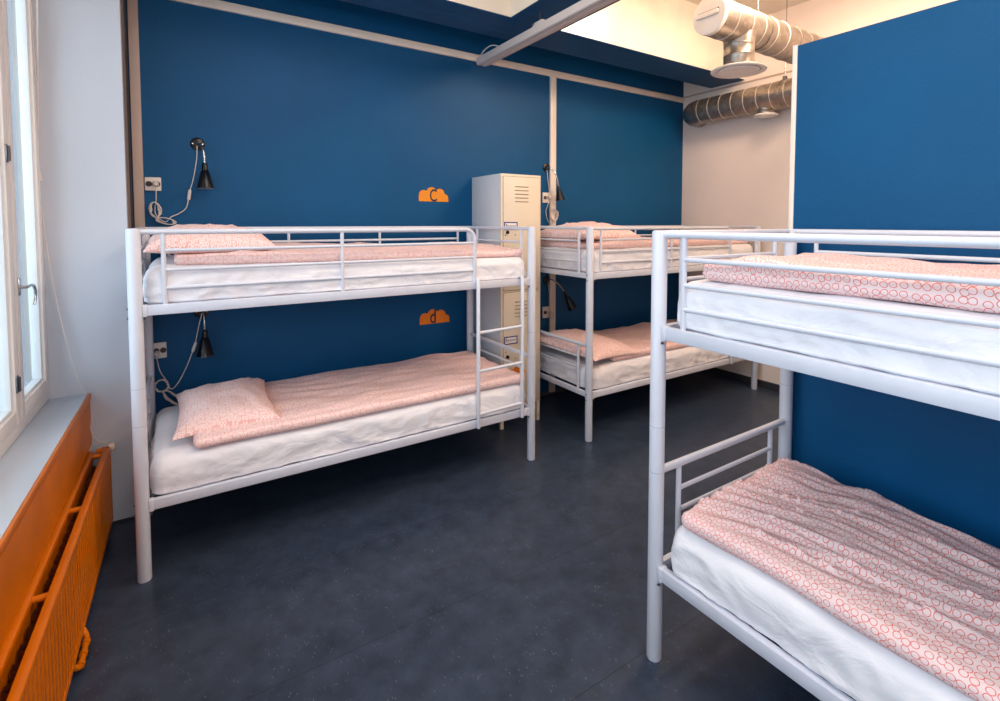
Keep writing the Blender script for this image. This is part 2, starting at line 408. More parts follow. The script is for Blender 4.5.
b = MB(); b.box(RX1-.090, RX1-.068, RY0, RY1-.02, RZ0, RZ1-.002, ORANGE, .004); b.box(RX1-.096, RX1-.062, RY0, RY1-.02, RZ1-.03, RZ1, ORANGE, .007)
b.build('rear_panel', rad, xf=XF)
b = MB(); m_ = int((RY1-RY0-.1)/.02); vs = []
for i in range(m_+1):
    xx = RX1-.062 if i % 4 in (0, 1) else RX1-.030
    for z in (RZ0+.02, RZ1-.055): vs.append((xx, RY0+.04+i*.02, z))
b.add(vs, [(2*i, 2*i+2, 2*i+3, 2*i+1) for i in range(m_)], ORANGE_SHADE); b.build('gap_shade_fins', rad, xf=XF, flat=True)  # fins added and coloured dark so the gap between panels looks shaded
for yy in (-.50, -1.08, -1.67, -2.26, -2.8):
    b = MB(); b.tube([(RX1-.066, yy, RZ1-.016), (RX1-.02, yy, RZ1-.016)], .011, ORANGE, 12); b.build('connecting_pipe', rad, xf=XF)
for yy in (-.56, -1.9):
    b = MB(); b.tube([(LWX-.13, yy, RZ1-.014), (RX1-.09, yy, RZ1-.014)], .010, ORANGE, 10); b.build('wall_bracket', rad, xf=XF)
b = MB(); b.tube([(RX1-.055, RY1+.0, RZ1-.018), (RX1-.012, RY1+.0, RZ1-.018)], .016, ORANGE, 14); b.tube([(RX1-.03, RY1-.03, RZ1-.018), (RX1-.03, RY1+.025, RZ1-.018)], .013, ORANGE, 14)
b.tube([(RX1-.03, RY1+.015, RZ1-.018), (RX1-.03, RY1+.015, .02)], .008, ORANGE, 10)
v = b.build('valve', rad, xf=XF)
b = MB(); b.lathe((RX1-.012, RY1+.012, RZ1-.012), (1, 0, .1), [(0, .014), (.004, .023), (.024, .023), (.032, .017), (.034, .0)], VALVEW, 18); b.build('valve_knob', rad, xf=XF)
b = MB(); b.tube(smooth_path([(RX1-.01, -1.30, .07), (RX1+.006, -1.32, .05), (RX1+.012, -1.335, .032), (RX1+.013, -1.42, .03), (RX1+.010, -1.48, .032), (RX1-.01, -1.50, .06)], 5), .010, ORANGE, 10)
for yy in (-1.35, -1.41, -1.465): b.tube([(RX1+.013, yy-.010, .031), (RX1+.013, yy+.010, .031)], .013, ORANGE, 10)
b.build('lower_pipe', rad, xf=XF)

# ------------------------------------------------------------------ bunk bed (local frame: x along length from head, y from front to rear)
def make_bunk(label, mid=.90):
    t = empty('bunk_bed', (0, 0, 0), label, 'bunk bed')
    P = .0275
    for ix, x in enumerate((0, L)):
        for iy, y in enumerate((0, W)):
            b = MB()
            b.lathe((x, y, 0), (0, 0, 1), [(0, P*.93), (.004, P), (H-.008, P), (H-.002, P*.9), (H, P*.6), (H, 0)], WHITE_METAL, 24)
            for z in (.715, .885): b.lathe((x, y, z), (0, 0, 1), [(-.0012, P+.0002), (-.0008, P+.0006), (.0008, P+.0006), (.0012, P+.0002)], SEAM, 24)
            po = b.build('post', t)
            sx = 1 if ix == 0 else -1; sy = 1 if iy == 0 else -1
            for z in (ZU-.012, ZU-.054, ZL-.012, ZL-.054):
                b = MB()
                b.lathe((x-sx*(P-.001), y, z), (-sx, 0, 0), [(0, .006), (.004, .0055), (.006, .003)], SCREW, 8)
                b.build('bolt', po)
                if z in (ZU-.054, ZL-.054):
                    b = MB(); b.lathe((x+sx*(P+.006), y-sy*.016, z-.004), (0, -sy, 0), [(0, .005), (.006, .004)], SCREW, 8); b.build('bolt', po)
    for z in (ZU, ZL):
        for y in (0, W):
            b = MB(); b.box(P-.004, L-P+.004, y-.014, y+.014, z-RH, z, WHITE_METAL2, .003)
            for xx in (P+.006, L-P-.006): b.box(xx-.009, xx+.009, y-.017, y+.017, z-RH-.004, z+.002, WHITE_METAL2, .002)
            b.build('side_rail', t)
        for x in (0, L):
            b = MB(); b.box(x-.012, x+.012, P-.004, W-P+.004, z-RH+.006, z-.002, WHITE_METAL2, .003); b.build('end_rail', t)
        for k in range(11):
            x = .14+k*(L-.28)/10
            b = MB(); b.box(x-.022, x+.022, .012, W-.012, z-.026, z-.011, WHITE_METAL2, .003); b.build('slat', t)
    # front guard rail: top bar curling down to the side rail, three bars, two uprights
    GX = 1.712
    b = MB(); zt = 1.584; rr = .065
    path = [Vector((P-.003, 0, zt))]+[Vector((GX-rr, 0, zt))]+arc((GX-rr, 0, zt-rr), rr, PI/2, 0, (1, 0, 0), (0, 0, 1), 8)[1:]+[Vector((GX, 0, ZU-.004))]
    b.tube(path, .0125, WHITE_METAL, 16)
    for x in (.108, mid): b.tube([(x, 0, ZU-.003), (x, 0, zt)], .0098, WHITE_METAL, 12)
    for z in (1.500, 1.411, 1.328): b.tube([(.108, 0, z), (GX, 0, z)], .0086, WHITE_METAL, 10)
    b.build('front_guard_rail', t)
    b = MB(); zt = 1.588; b.tube([(P-.003, W, zt), (L-P+.003, W, zt)], .0122, WHITE_METAL, 14)
    for x in (.115, .78, 1.40, L-.11): b.tube([(x, W, ZU-.003), (x, W, zt)], .009, WHITE_METAL, 10)
    for z in (1.500, 1.42, 1.335): b.tube([(.115, W, z), (L-.11, W, z)], .009, WHITE_METAL, 10)
    b.build('rear_guard_rail', t)
    for x in (0, L):
        b = MB(); b.tube([(x, P-.003, 1.588), (x, W-P+.003, 1.588)], .0122, WHITE_METAL, 14)
        for y in (.125, W-.125): b.tube([(x, y, ZU-.003), (x, y, 1.588)], .0105, WHITE_METAL, 10)
        for z in (1.492, 1.415, 1.335): b.tube([(x, .125, z), (x, W-.125, z)], .008, WHITE_METAL, 10)
        b.build('end_guard_rail', t)
        b = MB(); b.tube([(x, P-.003, .712), (x, W-P+.003, .712)], .0145, WHITE_METAL, 14)
        for y in (.125, W-.125): b.tube([(x, y, ZL-.003), (x, y, .712)], .0105, WHITE_METAL, 10)
        for z in (.612, .528): b.tube([(x, .125, z), (x, W-.125, z)], .0085, WHITE_METAL, 10)
        b.build('end_panel', t)
    # ladder hooked over the upper rail
    ld = bpy.data.objects.new('ladder', None); ld.empty_display_size = .1; COL.objects.link(ld); ld.parent = t; ld.location = (1.727, -.03, .32)
    for x in (1.720, 2.054):
        b = MB(); b.tube([(x, -.008, ZU+.012), (x, -.022, ZU+.014), (x, -.031, ZU+.002), (x, -.031, .330), (x, -.031, .322)], [.009, .0105, .0125, .0125, .010], WHITE_METAL, 14)
        b.tube([(x, .012, ZU+.006), (x, -.02, ZU+.006)], .006, SCREW, 8)
        b.build('stile', ld)
    for z in (.935, .69, .415):
        b = MB(); b.tube([(1.720, -.031, z-.002), (2.054, -.031, z+.006)], .0105, WHITE_METAL, 12); b.build('rung', ld)
    return t

X1, Y1 = -.1673, -1.0003
X2, Y2 = 2.5119, -.994
X3, Y3 = 1.4441, -2.568
bed1 = make_bunk('white tubular metal bunk bed with ladder against the blue wall, nearest the window')
index_tree(bed1, list(bpy.data.objects))
bed2 = copy_tree(bed1); bed3 = make_bunk('x', 1.02)
bed1.location = (X1, Y1, 0); bed2.location = (X2, Y2, 0)
bed2['label'] = 'white tubular metal bunk bed in the far corner behind the tall locker'
bed3['label'] = 'white tubular metal bunk bed in the right foreground along the blue partition'
# bed 3: length runs towards the camera side (-y), front faces -x  -> rotate -90 deg about z : local x -> -y, local y -> +x
bed3.rotation_euler = (0, 0, -PI/2); bed3.location = (X3, Y3, 0)

# ------------------------------------------------------------------ soft furnishings
def nz(x, y, z=0): return noise.noise(Vector((x, y, z)))
def ridge(x, y, z=0, p_=2): return (1-abs(nz(x, y, z)))**p_
def soft_slab(name, x0, x1, y0, y1, z0, z1, r, m, step, disp, zmod=None, ymod=None, seed=0, rb=None, zfull=None):
    """rounded slab of cloth: lattice on a box shell, corners rounded, pushed along its normals by disp(p,n)"""
    nx = max(2, int((x1-x0)/step)); ny = max(2, int((y1-y0)/step)); nzz = max(4, int((z1-z0)/min(step, .016)))
    rx = min(r, (x1-x0)/2, (y1-y0)/2); rz = min(r, (z1-z0)/2); rb = rb or rz; zmid = (z0+z1)/2
    idx = {}; vs = []; uvs = []
    def lin(a, b_, n_, rr):
        # denser towards edges
        out = []
        for i in range(n_+1):
            t = i/n_; out.append(a+(b_-a)*t)
        ext = [a+rr*k/4 for k in (1, 2, 3)]+[b_-rr*k/4 for k in (1, 2, 3)]
        return sorted(set([round(q, 5) for q in out+ext]))
    xs = lin(x0, x1, nx, rx); ys = lin(y0, y1, ny, rx); zs = lin(z0, z1, nzz, rz)
    def vert(i, j, k):
        key = (i, j, k)
        if key in idx: return idx[key]
        p = Vector((xs[i], ys[j], zs[k]))
        rl = rz if p.z > zmid else rb
        q = Vector((min(max(p.x, x0+rx), x1-rx), min(max(p.y, y0+rx), y1-rx), min(max(p.z, z0+rb), z1-rz)))
        d = Vector(((p.x-q.x)/rx, (p.y-q.y)/rx, (p.z-q.z)/rl))
        nrm = d.normalized() if d.length > 1e-6 else Vector((0, 0, 1))
        p2 = q+Vector((nrm.x*rx, nrm.y*rx, nrm.z*rl))
        th = math.acos(max(-1, min(1, nrm.z))); hh = Vector((nrm.x, nrm.y)); hh = hh.normalized() if hh.length > 1e-6 else hh
        arc_ = rz*min(th, PI/2)+rb*max(0, th-PI/2)+(max(0, z1-rz-max(p2.z, z0+rb)) if th > PI/2-1e-4 else 0)
        u = q.x+hh.x*arc_; v = q.y+hh.y*arc_
        p3 = p2+nrm*disp(p2, nrm)
        if zfull: p3.z += zfull(p2)
        if zmod: p3.z += zmod(p2)*max(0, (p2.z-z0)/(z1-z0))
        if ymod: 
            dx, dy = ymod(p2, nrm); p3.x += dx; p3.y += dy
        idx[key] = len(vs); vs.append(p3); uvs.append((u+seed, v+seed*.7)); return idx[key]
    fs = []
    I, J, K = len(xs)-1, len(ys)-1, len(zs)-1
    for i in range(I):
        for j in range(J):
            fs.append((vert(i, j, K), vert(i+1, j, K), vert(i+1, j+1, K), vert(i, j+1, K)))
            fs.append((vert(i, j, 0), vert(i, j+1, 0), vert(i+1, j+1, 0), vert(i+1, j, 0)))
    for i in range(I):
        for k in range(K):
            fs.append((vert(i, 0, k), vert(i+1, 0, k), vert(i+1, 0, k+1), vert(i, 0, k+1)))
            fs.append((vert(i, J, k), vert(i, J, k+1), vert(i+1, J, k+1), vert(i+1, J, k)))
    for j in range(J):
        for k in range(K):
            fs.append((vert(0, j, k), vert(0, j, k+1), vert(0, j+1, k+1), vert(0, j+1, k)))
            fs.append((vert(I, j, k), vert(I, j+1, k), vert(I, j+1, k+1), vert(I, j, k+1)))
    b = MB(); b.add(vs, fs, m, uvs)
    return b.build(name, ang=80)

def sheet_disp(seed, lx=1, ly=1, amp=1):
    def f(p, n):
        side = 1-abs(n.z)
        low = max(0, 1-(p.z-f.z0)/.11)      # tucks gather near the bottom edge
        s = (p.x*lx+p.y*ly)
        w = .010*ridge(s*5+seed+p.z*7, p.z*9-s*2, seed, 5)-.003+.006*ridge(s*13-p.z*9, p.z*4+s*2, seed+9, 6)
        w += low*(.005*nz(s*24+seed, p.z*6, seed)+.003*nz(s*55, p.z*9, seed+4))
        top = .004*nz(p.x*5+seed, p.y*5, 3)+.003*ridge(p.x*7+seed, p.y*11, 1, 5)
        return amp*(side*w+(1-side)*top)
    return f
def slope1(p): return -.030*max(0, min(1, (p.x+.1)/2.0))
def mattress(bed, zb, label, seed, rot=False, amp=1, zmod=None):
    f = sheet_disp(seed, amp=amp); f.z0 = zb
    if not rot: a = (bed[0]+.032, bed[0]+L-.022, bed[1]+.008, bed[1]+W-.012)
    else: a = (bed[0]+.008, bed[0]+W-.012, bed[1]-L+.045, bed[1]-.050)
    o = soft_slab('mattress', *a, zb-.006, zb+.168, .06, SHEET, .018, f, zmod, rb=.010, ymod=lambda p, n: ((.006*nz(p.y*4+seed, p.x*4, 0)), (.006*nz(p.x*3+seed, 1, 0))))
    return tag(o, label, 'mattress')
mattress((X1, Y1), ZU, 'mattress in white fitted sheet on the top bunk nearest the window', 1, zmod=slope1)
mattress((X1, Y1), ZL, 'mattress in white fitted sheet on the bottom bunk nearest the window', 2)
mattress((X2, Y2), ZU, 'mattress in white fitted sheet on the top bunk in the far corner', 3)
mattress((X2, Y2), ZL, 'mattress in white fitted sheet on the bottom bunk in the far corner', 4)
mattress((X3, Y3), ZU, 'mattress in white fitted sheet on the top bunk in the right foreground', 5, True)
mattress((X3, Y3), ZL, 'mattress in white fitted sheet on the bottom bunk in the right foreground', 6, True)

def duvet_disp(seed, ax, ay, amp):
    def f(p, n):
        w = amp*(ridge(p.x*ax+seed, p.y*ay, seed, 3)-.55)
        w += amp*.6*nz(p.x*ax*2.3+seed, p.y*ay*2.1, seed+2)
        w += .004*nz(p.x*3+seed, p.y*3, 5)
        return w*(.35+.65*max(0, n.z))
    return f
GD = 'pink patterned duvets on the bunks'
# bed 1, bottom: flat across the bunk, rising a little towards the wall and foot
def zm1(p): return .008*max(0, min(1, (p.x-1.2)/.6))*max(0, min(1, (p.y+.6)/.3))+.012*nz(p.x*3, p.y*4, 1)
tag(soft_slab('duvet', .035, 1.945, -.985, -.165, .537, .592, .026, DOT, .02, duvet_disp(11, 3, 9, .010), zm1, ymod=lambda p, n: (0, .012*nz(p.x*2.3, 4, 0)), seed=.3),
    'pink patterned duvet spread on the bottom bunk nearest the window', 'duvet', GD)
# bed 1, top: folded, thicker towards the back
def zm2(p): return .02*max(0, min(1, (p.y+.9)/.4))+.015*nz(p.x*2.6, p.y*4, 7)
tag(soft_slab('duvet', -.02, 1.955, -.945, -.17, 1.425, 1.478, .026, DOT, .022, duvet_disp(12, 4, 8, .009), zm2, seed=1.3, zfull=slope1),
    'pink patterned duvet laid along the top bunk nearest the window', 'duvet', GD)
# bed 2
def zm3(p): return .015*nz(p.x*3, p.y*4, 2)
tag(soft_slab('duvet', 2.80, 4.58, -.955, -.17, .537, .592, .026, DOT, .026, duvet_disp(13, 4, 8, .010), zm3, seed=2.1),
    'pink patterned duvet spread on the bottom bunk in the far corner', 'duvet', GD)
def zm4(p): return .06*max(0, 1-abs(p.x-3.05)/.35)+.012*nz(p.x*3, p.y*4, 2)
tag(soft_slab('duvet', 2.60, 4.63, -.93, -.17, 1.425, 1.475, .024, DOT, .026, duvet_disp(14, 5, 7, .012), zm4, seed=3.1),
    'pink patterned duvet laid along the top bunk in the far corner', 'duvet', GD)
# bed 3, bottom: many long creases running the length, hump at the head-wall corner
def d5(p, n):
    x, y = p.x, p.y
    s = x+.10*math.sin(y*2.2)+.05*nz(y*2.5, x*2, 3)
    w = .012*(ridge(s*11, y*1.7, 2, 3)-.5)+.014*(ridge(s*19, y*1.6, 8, 5)-.35)+.008*(ridge(s*34, y*2.6, 9, 4)-.4)
    edge = max(0, min(1, (x-1.50)/.06))
    return w*(.10+.9*edge)*max(.15, n.z)
def z5(p):
    c = max(0, 1-((p.x-2.08)**2/.035+(p.y+2.74)**2/.02)); e = max(0, min(1, (p.x-1.9)/.15))*math.exp(-((p.y+2.7)/.55)**2)
    return .020*c+.022*e-.008+.02*max(0, 1-abs(p.x-1.75)/.25)+.012*nz(p.x*4, p.y*3, 1)
def ym5(p, n): return (.02*nz(p.y*2.5, 1, 3), 0)
tag(soft_slab('duvet', 1.462, 2.155, Y3-L+.10, -2.655, .537, .607, .033, RING, .0095, d5, z5, ym5, seed=4.2),
    'pink ring-patterned duvet with long creases on the bottom bunk in the right foreground', 'duvet', GD)
def d6(p, n): return (.006*(ridge(p.x*7, p.y*4, 5, 3)-.5)+.005*nz(p.x*9, p.y*6, 2))*(.5+.5*max(0, n.z))-.010*max(0, 1-abs(p.z-1.462)/.006)*max(0, -n.x)
def z6(p): return .018*nz(p.x*4, p.y*5, 12)+.01*max(0, 1-abs(p.y+2.95)/.2)
tag(soft_slab('duvet', 1.485, 2.16, Y3-L+.10, -2.700, 1.427, 1.500, .034, RING, .016, d6, z6, seed=5.2),
    'folded pink ring-patterned duvet on the top bunk in the right foreground', 'duvet', GD)

def pillow(c, hx, hy, h, label, rot=0, tilt=(0, 0), seed=0, sag=.25, m=None):
    n = 30; vs = []; uvs = []; fs = []
    Rm = Matrix.Rotation(rot, 4, 'Z')
    def pt(u, v, top):
        pinch = 1-.10*(1-v*v)*abs(u)**3; pinch2 = 1-.10*(1-u*u)*abs(v)**3
        x = hx*u*pinch; y = hy*v*pinch2
        k = (max(0, 1-abs(u)**2.4)*max(0, 1-abs(v)**2.4))**.42
        w = .012*nz(u*2.2+seed, v*2.2, seed)+.014*(ridge(u*2.6+v+seed, v*2.2-u+seed, 1, 5)-.4)
        z = (h*k+w*k**.5) if top else -h*sag*k
        z += tilt[0]*u+tilt[1]*v
        p = Rm @ Vector((x, y, 0)); return Vector((c[0]+p.x, c[1]+p.y, c[2]+z))
    g = {}
    for top in (1, 0):
        for i in range(n+1):
            for j in range(n+1):
                e = i in (0, n) or j in (0, n)
                if not top and e: g[(0, i, j)] = g[(1, i, j)]; continue
                u = math.sin((i/n*2-1)*PI/2); v = math.sin((j/n*2-1)*PI/2)
                g[(top, i, j)] = len(vs); vs.append(pt(u, v, top)); uvs.append((u*hx+seed, v*hy*(1 if top else -1)+seed))
        for i in range(n):
            for j in range(n):
                q = [g[(top, i, j)], g[(top, i+1, j)], g[(top, i+1, j+1)], g[(top, i, j+1)]]
                fs.append(q if top else q[::-1])
    b = MB(); b.add(vs, fs, m or DOT, uvs); o = b.build('pillow', ang=85)
    return tag(o, label, 'pillow', 'pink patterned pillows')
pillow((.192, -.565, .600), .238, .345, .082, 'plump pink patterned pillow on the bottom bunk nearest the window', rot=-.02, tilt=(.006, .012), seed=1)
pillow((.140, -.56, 1.500), .290, .34, .112, 'pink patterned pillow on the top bunk nearest the window', rot=.03, tilt=(.0, .01), seed=2)
pillow((2.765, -.64, .612), .265, .37, .098, 'pink patterned pillow on the bottom bunk in the far corner', rot=.10, tilt=(-.012, .02), seed=3)
pillow((2.84, -.57, 1.515), .30, .33, .115, 'pink patterned pillow heaped on the top bunk in the far corner', rot=.05, seed=4)

# ------------------------------------------------------------------ locker
LX0, LX1, LY0, LZ0, LZ1 = 2.067, 2.445, -.471, .165, 2.006
lk = empty('locker', ((LX0+LX1)/2, -.235, 0), 'tall cream metal locker with two stacked doors between the two left bunk beds', 'locker')
b = MB(); b.box(LX0, LX1, LY0+.018, -.004, LZ0, LZ1, LOCKER_S, .003)
b.box(LX0, LX1, LY0+.0005, LY0+.020, LZ0, LZ1, LOCKER, .003)
b.build('body', lk)
for x in (LX0+.014, LX1-.014):
    for y in (LY0+.018, -.03):
        b = MB(); b.box(x-.014, x+.014, y-.014, y+.014, 0, LZ0+.001, LOCKER, .003); b.build('leg', lk)
def door(z0, z1, kz, so):
    b = MB(); x0, x1 = LX0+.020, LX1-.016; yf = LY0-.006
    b.box(x0, x1, yf, LY0+.003, z0, z1, LOCKER, .003)
    b.box(x0-.003, x1+.003, LY0-.0006, LY0+.001, z0-.003, z1+.003, SLOT)
    for k in range(5):
        z = z1-.080-k*.029
        b.box(x0+.105, x0+.232, yf-.0008, yf, z-.0005, z+.003, SLOT2)
        b.box(x0+.105, x0+.232, yf-.004, yf, z+.003, z+.009, SLOT_L, .002)
    d = b.build('door', lk)
    b = MB(); xs = LX0+.024
    b.box(xs, xs+.125, yf-.0012, yf-.0002, kz+so-.032, kz+so+.032, PURPLE); b.box(xs+.010, xs+.115, yf-.0018, yf-.001, kz+so-.023, kz+so+.023, PAPER)
    b.box(xs+.016, xs+.030, yf-.0022, yf-.0016, kz+so-.008, kz+so+.016, GREYINK)
    for i in range(5): b.box(xs+.036+i*.015, xs+.046+i*.015, yf-.0022, yf-.0016, kz+so-.006, kz+so+.008, GREYINK)
    b.build('sticker', d)['label'] = 'white name sticker with purple border'
    b = MB(); b.lathe((xs+.030, yf, kz), (0, -1, 0), [(0, .0135), (.010, .0135), (.014, .011), (.014, .0)], DARK, 16)
    b.build('lock', d)['label'] = 'black round cylinder lock'
    for dx, dz in ((.016, .040), (.105, -.022), (.014, -.024)):
        b = MB(); b.lathe((xs+dx, yf, kz+dz), (0, -1, 0), [(0, .005), (.002, .004)], HOLE, 8); b.build('rivet', d)
    return d
door(1.098, 1.985, 1.553, .048)
dlow = door(.185, 1.078, .575, .128)

def cloud(bm, c, w, m, t=.003, lobes=((-.335, .185, .165), (-.07, .272, .176), (.205, .250, .156), (.375, .115, .125))):
    """flat-bottomed cloud outline made of circular lobes"""
    pts = []
    n = 64
    base = 0
    xs = [-.5+i/n for i in range(n+1)]
    top = []
    for x in xs:
        z = 0
        for (lx, lz, r) in lobes:
            d = r*r-(x-lx)**2
            if d > 0: z = max(z, lz+math.sqrt(d))
        top.append(z)
    vs = []; fs = []
    for x, z in zip(xs, top):
        vs += [(c[0]+x*w, c[1]-t, c[2]), (c[0]+x*w, c[1]-t, c[2]+max(z, .001)*w), (c[0]+x*w, c[1], c[2]), (c[0]+x*w, c[1], c[2]+max(z, .001)*w)]
    for i in range(n):
        a = 4*i; d = 4*(i+1)
        fs += [(a, d, d+1, a+1), (a+2, a+3, d+3, d+2), (a+1, d+1, d+3, a+3), (a, a+2, d+2, d)]
    fs += [(0, 1, 3, 2), (4*n, 4*n+2, 4*n+3, 4*n+1)]
    bm.add(vs, fs, m)
def letter(ch, loc, size, parent, m, sx=1):
    cu = bpy.data.curves.new('letter', 'FONT'); cu.body = ch; cu.size = size; cu.extrude = .0006; cu.align_x = 'CENTER'; cu.offset = .0012
    ob = bpy.data.objects.new('tmp', cu); COL.objects.link(ob)
    dg = bpy.context.evaluated_depsgraph_get(); me = bpy.data.meshes.new_from_object(ob.evaluated_get(dg))
    bpy.data.objects.remove(ob)
    me.name = 'letter'; me.transform(Matrix.Rotation(PI/2, 4, 'X') @ Matrix.Diagonal((sx, 1, 1, 1))); me.materials.clear(); me.materials.append(m)
    o = bpy.data.objects.new('letter', me); COL.objects.link(o); o.parent = parent; o.location = Vector(loc)-worldloc(parent); return o
b = MB(); cloud(b, (1.721, 0, 1.797), .258, STICK)
c1 = tag(b.build('wall_sticker', flat=True), 'orange cloud wall sticker with a letter C above the top bunk', 'sticker')
letter('C', (1.716, -.0045, 1.800), .138, c1, LETTER, .70)
b = MB(); cloud(b, (1.723, 0, .806), .262, STICK2)
c2 = tag(b.build('wall_sticker', flat=True), 'orange cloud wall sticker with a letter d above the bottom bunk', 'sticker')
letter('d', (1.706, -.0045, .812), .158, c2, LETTER, .75)
b = MB(); cloud(b, (2.215, LY0-.006, .418), .15, STICK2, .0012)
b.build('cloud_sticker', dlow, flat=True)['label'] = 'small orange cloud sticker'

def pmap(u, v, y):           # point seen at pixel (u,v) on the vertical plane y (used once, to lay out wall items)
    d = fwd+R_*((u-PX)/F)+U_*((PY-v)/F); s = (y-CAM.y)/d.y; return CAM+d*s
# blind cord
t = empty('blind_cord', (-.49, -.40, .5), 'thin white blind cord with small tassel hanging beside the window down to the radiator', 'cord')
b = MB(); ct = pmap(37.3, 0, -.46); cb_ = pmap(38.2, 160, -.41)
b.tube([ct+(ct-cb_)*.2, cb_], .0032, CORD, 6); b.tube(smooth_path([pmap(30, -8, -.46), pmap(33.5, 45, -.45), pmap(36.8, 85, -.44)]), .002, CORD, 6); b.build('cord', t)
b = MB(); b.lathe(cb_-Vector((0, 0, .10)), (0, 0, 1), [(0, .013), (.02, .011), (.045, .006), (.06, .004), (.068, .008), (.074, .004)], CORD, 12); b.build('tassel', t)
b = MB(); b.tube(smooth_path([pmap(38, 205, -.40), pmap(41, 206, -.40), pmap(49, 262, -.40), pmap(62, 325, -.40), pmap(76, 372, -.40), pmap(86, 396, -.39), pmap(91, 430, -.40), pmap(98, 441, -.41), pmap(106, 443, -.42)], 6), .0028, CORD, 6)
q_ = pmap(39, 205, -.40); b.tube([q_-Vector((.01, 0, 0)), q_+Vector((.006, 0, 0))], .010, CORD, 8)
b.build('loose_cord', t)

# ------------------------------------------------------------------ reading lamps and outlets
GL = 'black bedside reading lamps'
def lamp(label, plate, neck, shade0, shade1, r0, r1, cord, coil, plug, switch):
    px_, pz_ = plate
    t = empty('reading_lamp', (px_, 0, pz_), label, 'lamp', GL)
    b = MB(); b.lathe((px_, 0, pz_), (0, -1, 0), [(0, .040), (.006, .040), (.010, .036), (.012, .014), (.022, .012), (.024, 0)], BLACKPLATE, 28)
    for dx in (-.027, .027): b.lathe((px_+dx, -.009, pz_), (0, -1, 0), [(0, .004), (.003, .003)], CHROME, 8)
    b.build('wall_plate', t)
    b = MB(); b.tube(smooth_path(neck, 6), .0062, CHROME, 10); b.build('gooseneck', t)
    s0, s1 = Vector(shade0), Vector(shade1); ax = (s1-s0); ln = ax.length
    b = MB(); b.lathe(s0, ax, [(-.004, .0), (0, r0*.85), (.004, r0), (ln*.28, r0*1.08), (ln*.30, r0*1.35), (ln, r1), (ln-.001, r1-.002)], SHADE, 24); b.f.pop() if False else None
    sh = b.build('lamp_shade', t)
    b = MB(); b.lathe(s0, ax, [(ln-.010, 0.0), (ln-.010, r1*.70), (ln+.0008, r1*.97)], SHADE_IN, 24); b.build('shade_lining', sh)
    b = MB(); b.tube(smooth_path(cord, 6), .0029, CORD, 8)
    for cpts in coil: b.tube(smooth_path(cpts, 6), .0028, CORD, 8)
    b.build('cord', t)
    if switch:
        a, c = Vector(switch[0]), Vector(switch[1])
        b = MB(); b.tube([a, a.lerp(c, .15), a.lerp(c, .85), c], [.006, .010, .010, .006], SOCK, 10); b.build('cord_switch', t)
    b = MB(); q = Vector(plug)
    b.lathe(q, (0, -1, 0), [(0, .018), (.02, .017), (.032, .010), (.034, 0)], SOCK if not switch else CORD, 16); b.build('plug', t)
    return t
def P3(u, v, y=-.02): return pmap(u, v, y)
def loops(cx, cz, n, w, h, y=-.03, tilt=0, seed=0):
    out = []
    rnd = random.Random(seed)
    for i in range(n):
        a = [(cx+(w+rnd.uniform(-.009, .009))*math.cos(2*PI*k/12+i)*math.cos(tilt)-(h+rnd.uniform(-.006, .006))*math.sin(2*PI*k/12+i)*math.sin(tilt),
              y-.004*i, cz+(w)*math.cos(2*PI*k/12+i)*math.sin(tilt)+(h)*math.sin(2*PI*k/12+i)*math.cos(tilt)) for k in range(13)]
        out.append(a)
    return out
# 1: above top bunk by the window
def ppath(pts): return [pmap(*p) for p in pts]
pl = pmap(197.5, 144, 0)
lamp('black cone reading lamp on the blue wall above the top bunk nearest the window', (pl.x, pl.z),
     ppath([(198, 144, -.02), (200.5, 144.5, -.05), (203, 150, -.075), (204.3, 158, -.085), (204.5, 165, -.085)]),
     pmap(204.6, 163, -.085), pmap(205.6, 188.5, -.085), .0155, .048,
     ppath([(197, 146, -.024), (196.5, 160, -.02), (193, 180, -.02), (189.5, 192, -.02), (186.5, 207, -.02), (179, 213.5, -.02), (171, 217, -.025), (166, 222, -.03), (160, 219, -.03), (155, 212, -.03), (156, 200, -.03), (156, 188, -.03)]),
     loops(pmap(155.3, 210, 0).x, pmap(155, 210, 0).z, 6, .024, .046, -.03, .15, 1)+loops(pmap(166, 221, 0).x, pmap(166, 221, 0).z, 6, .045, .018, -.03, -.25, 2),
     (pmap(155.5, 184, 0).x, -.012, pmap(155.5, 184, 0).z), (pmap(190, 189.5, -.02), pmap(188.6, 200, -.02)))
pl = pmap(201.5, 312, 0)
lamp('black cone reading lamp on the blue wall above the bottom bunk nearest the window', (pl.x, pl.z),
     ppath([(202, 312, -.02), (202.5, 311, -.05), (204, 317, -.075), (204.5, 324, -.085), (204.8, 332, -.085)]),
     pmap(204.8, 330, -.085), pmap(205, 355.5, -.085), .0155, .048,
     ppath([(202, 313, -.024), (199, 325, -.02), (195.5, 342, -.02), (192, 353, -.02), (186, 368, -.02), (178, 383, -.02), (171, 389, -.025), (166, 380, -.03), (160.5, 372, -.03), (157.5, 362, -.03), (156.5, 354, -.03)]),
     loops(pmap(162, 384, 0).x, pmap(162, 384, 0).z, 6, .034, .036, -.03, .15, 3)+loops(pmap(173, 396, 0).x, pmap(173, 396, 0).z, 7, .020, .07, -.035, .7, 4),
     (pmap(156.5, 353, 0).x, -.012, pmap(156.5, 353, 0).z), (pmap(196, 342, -.02), pmap(192.5, 352, -.02)))
pl = pmap(546, 167.5, 0)
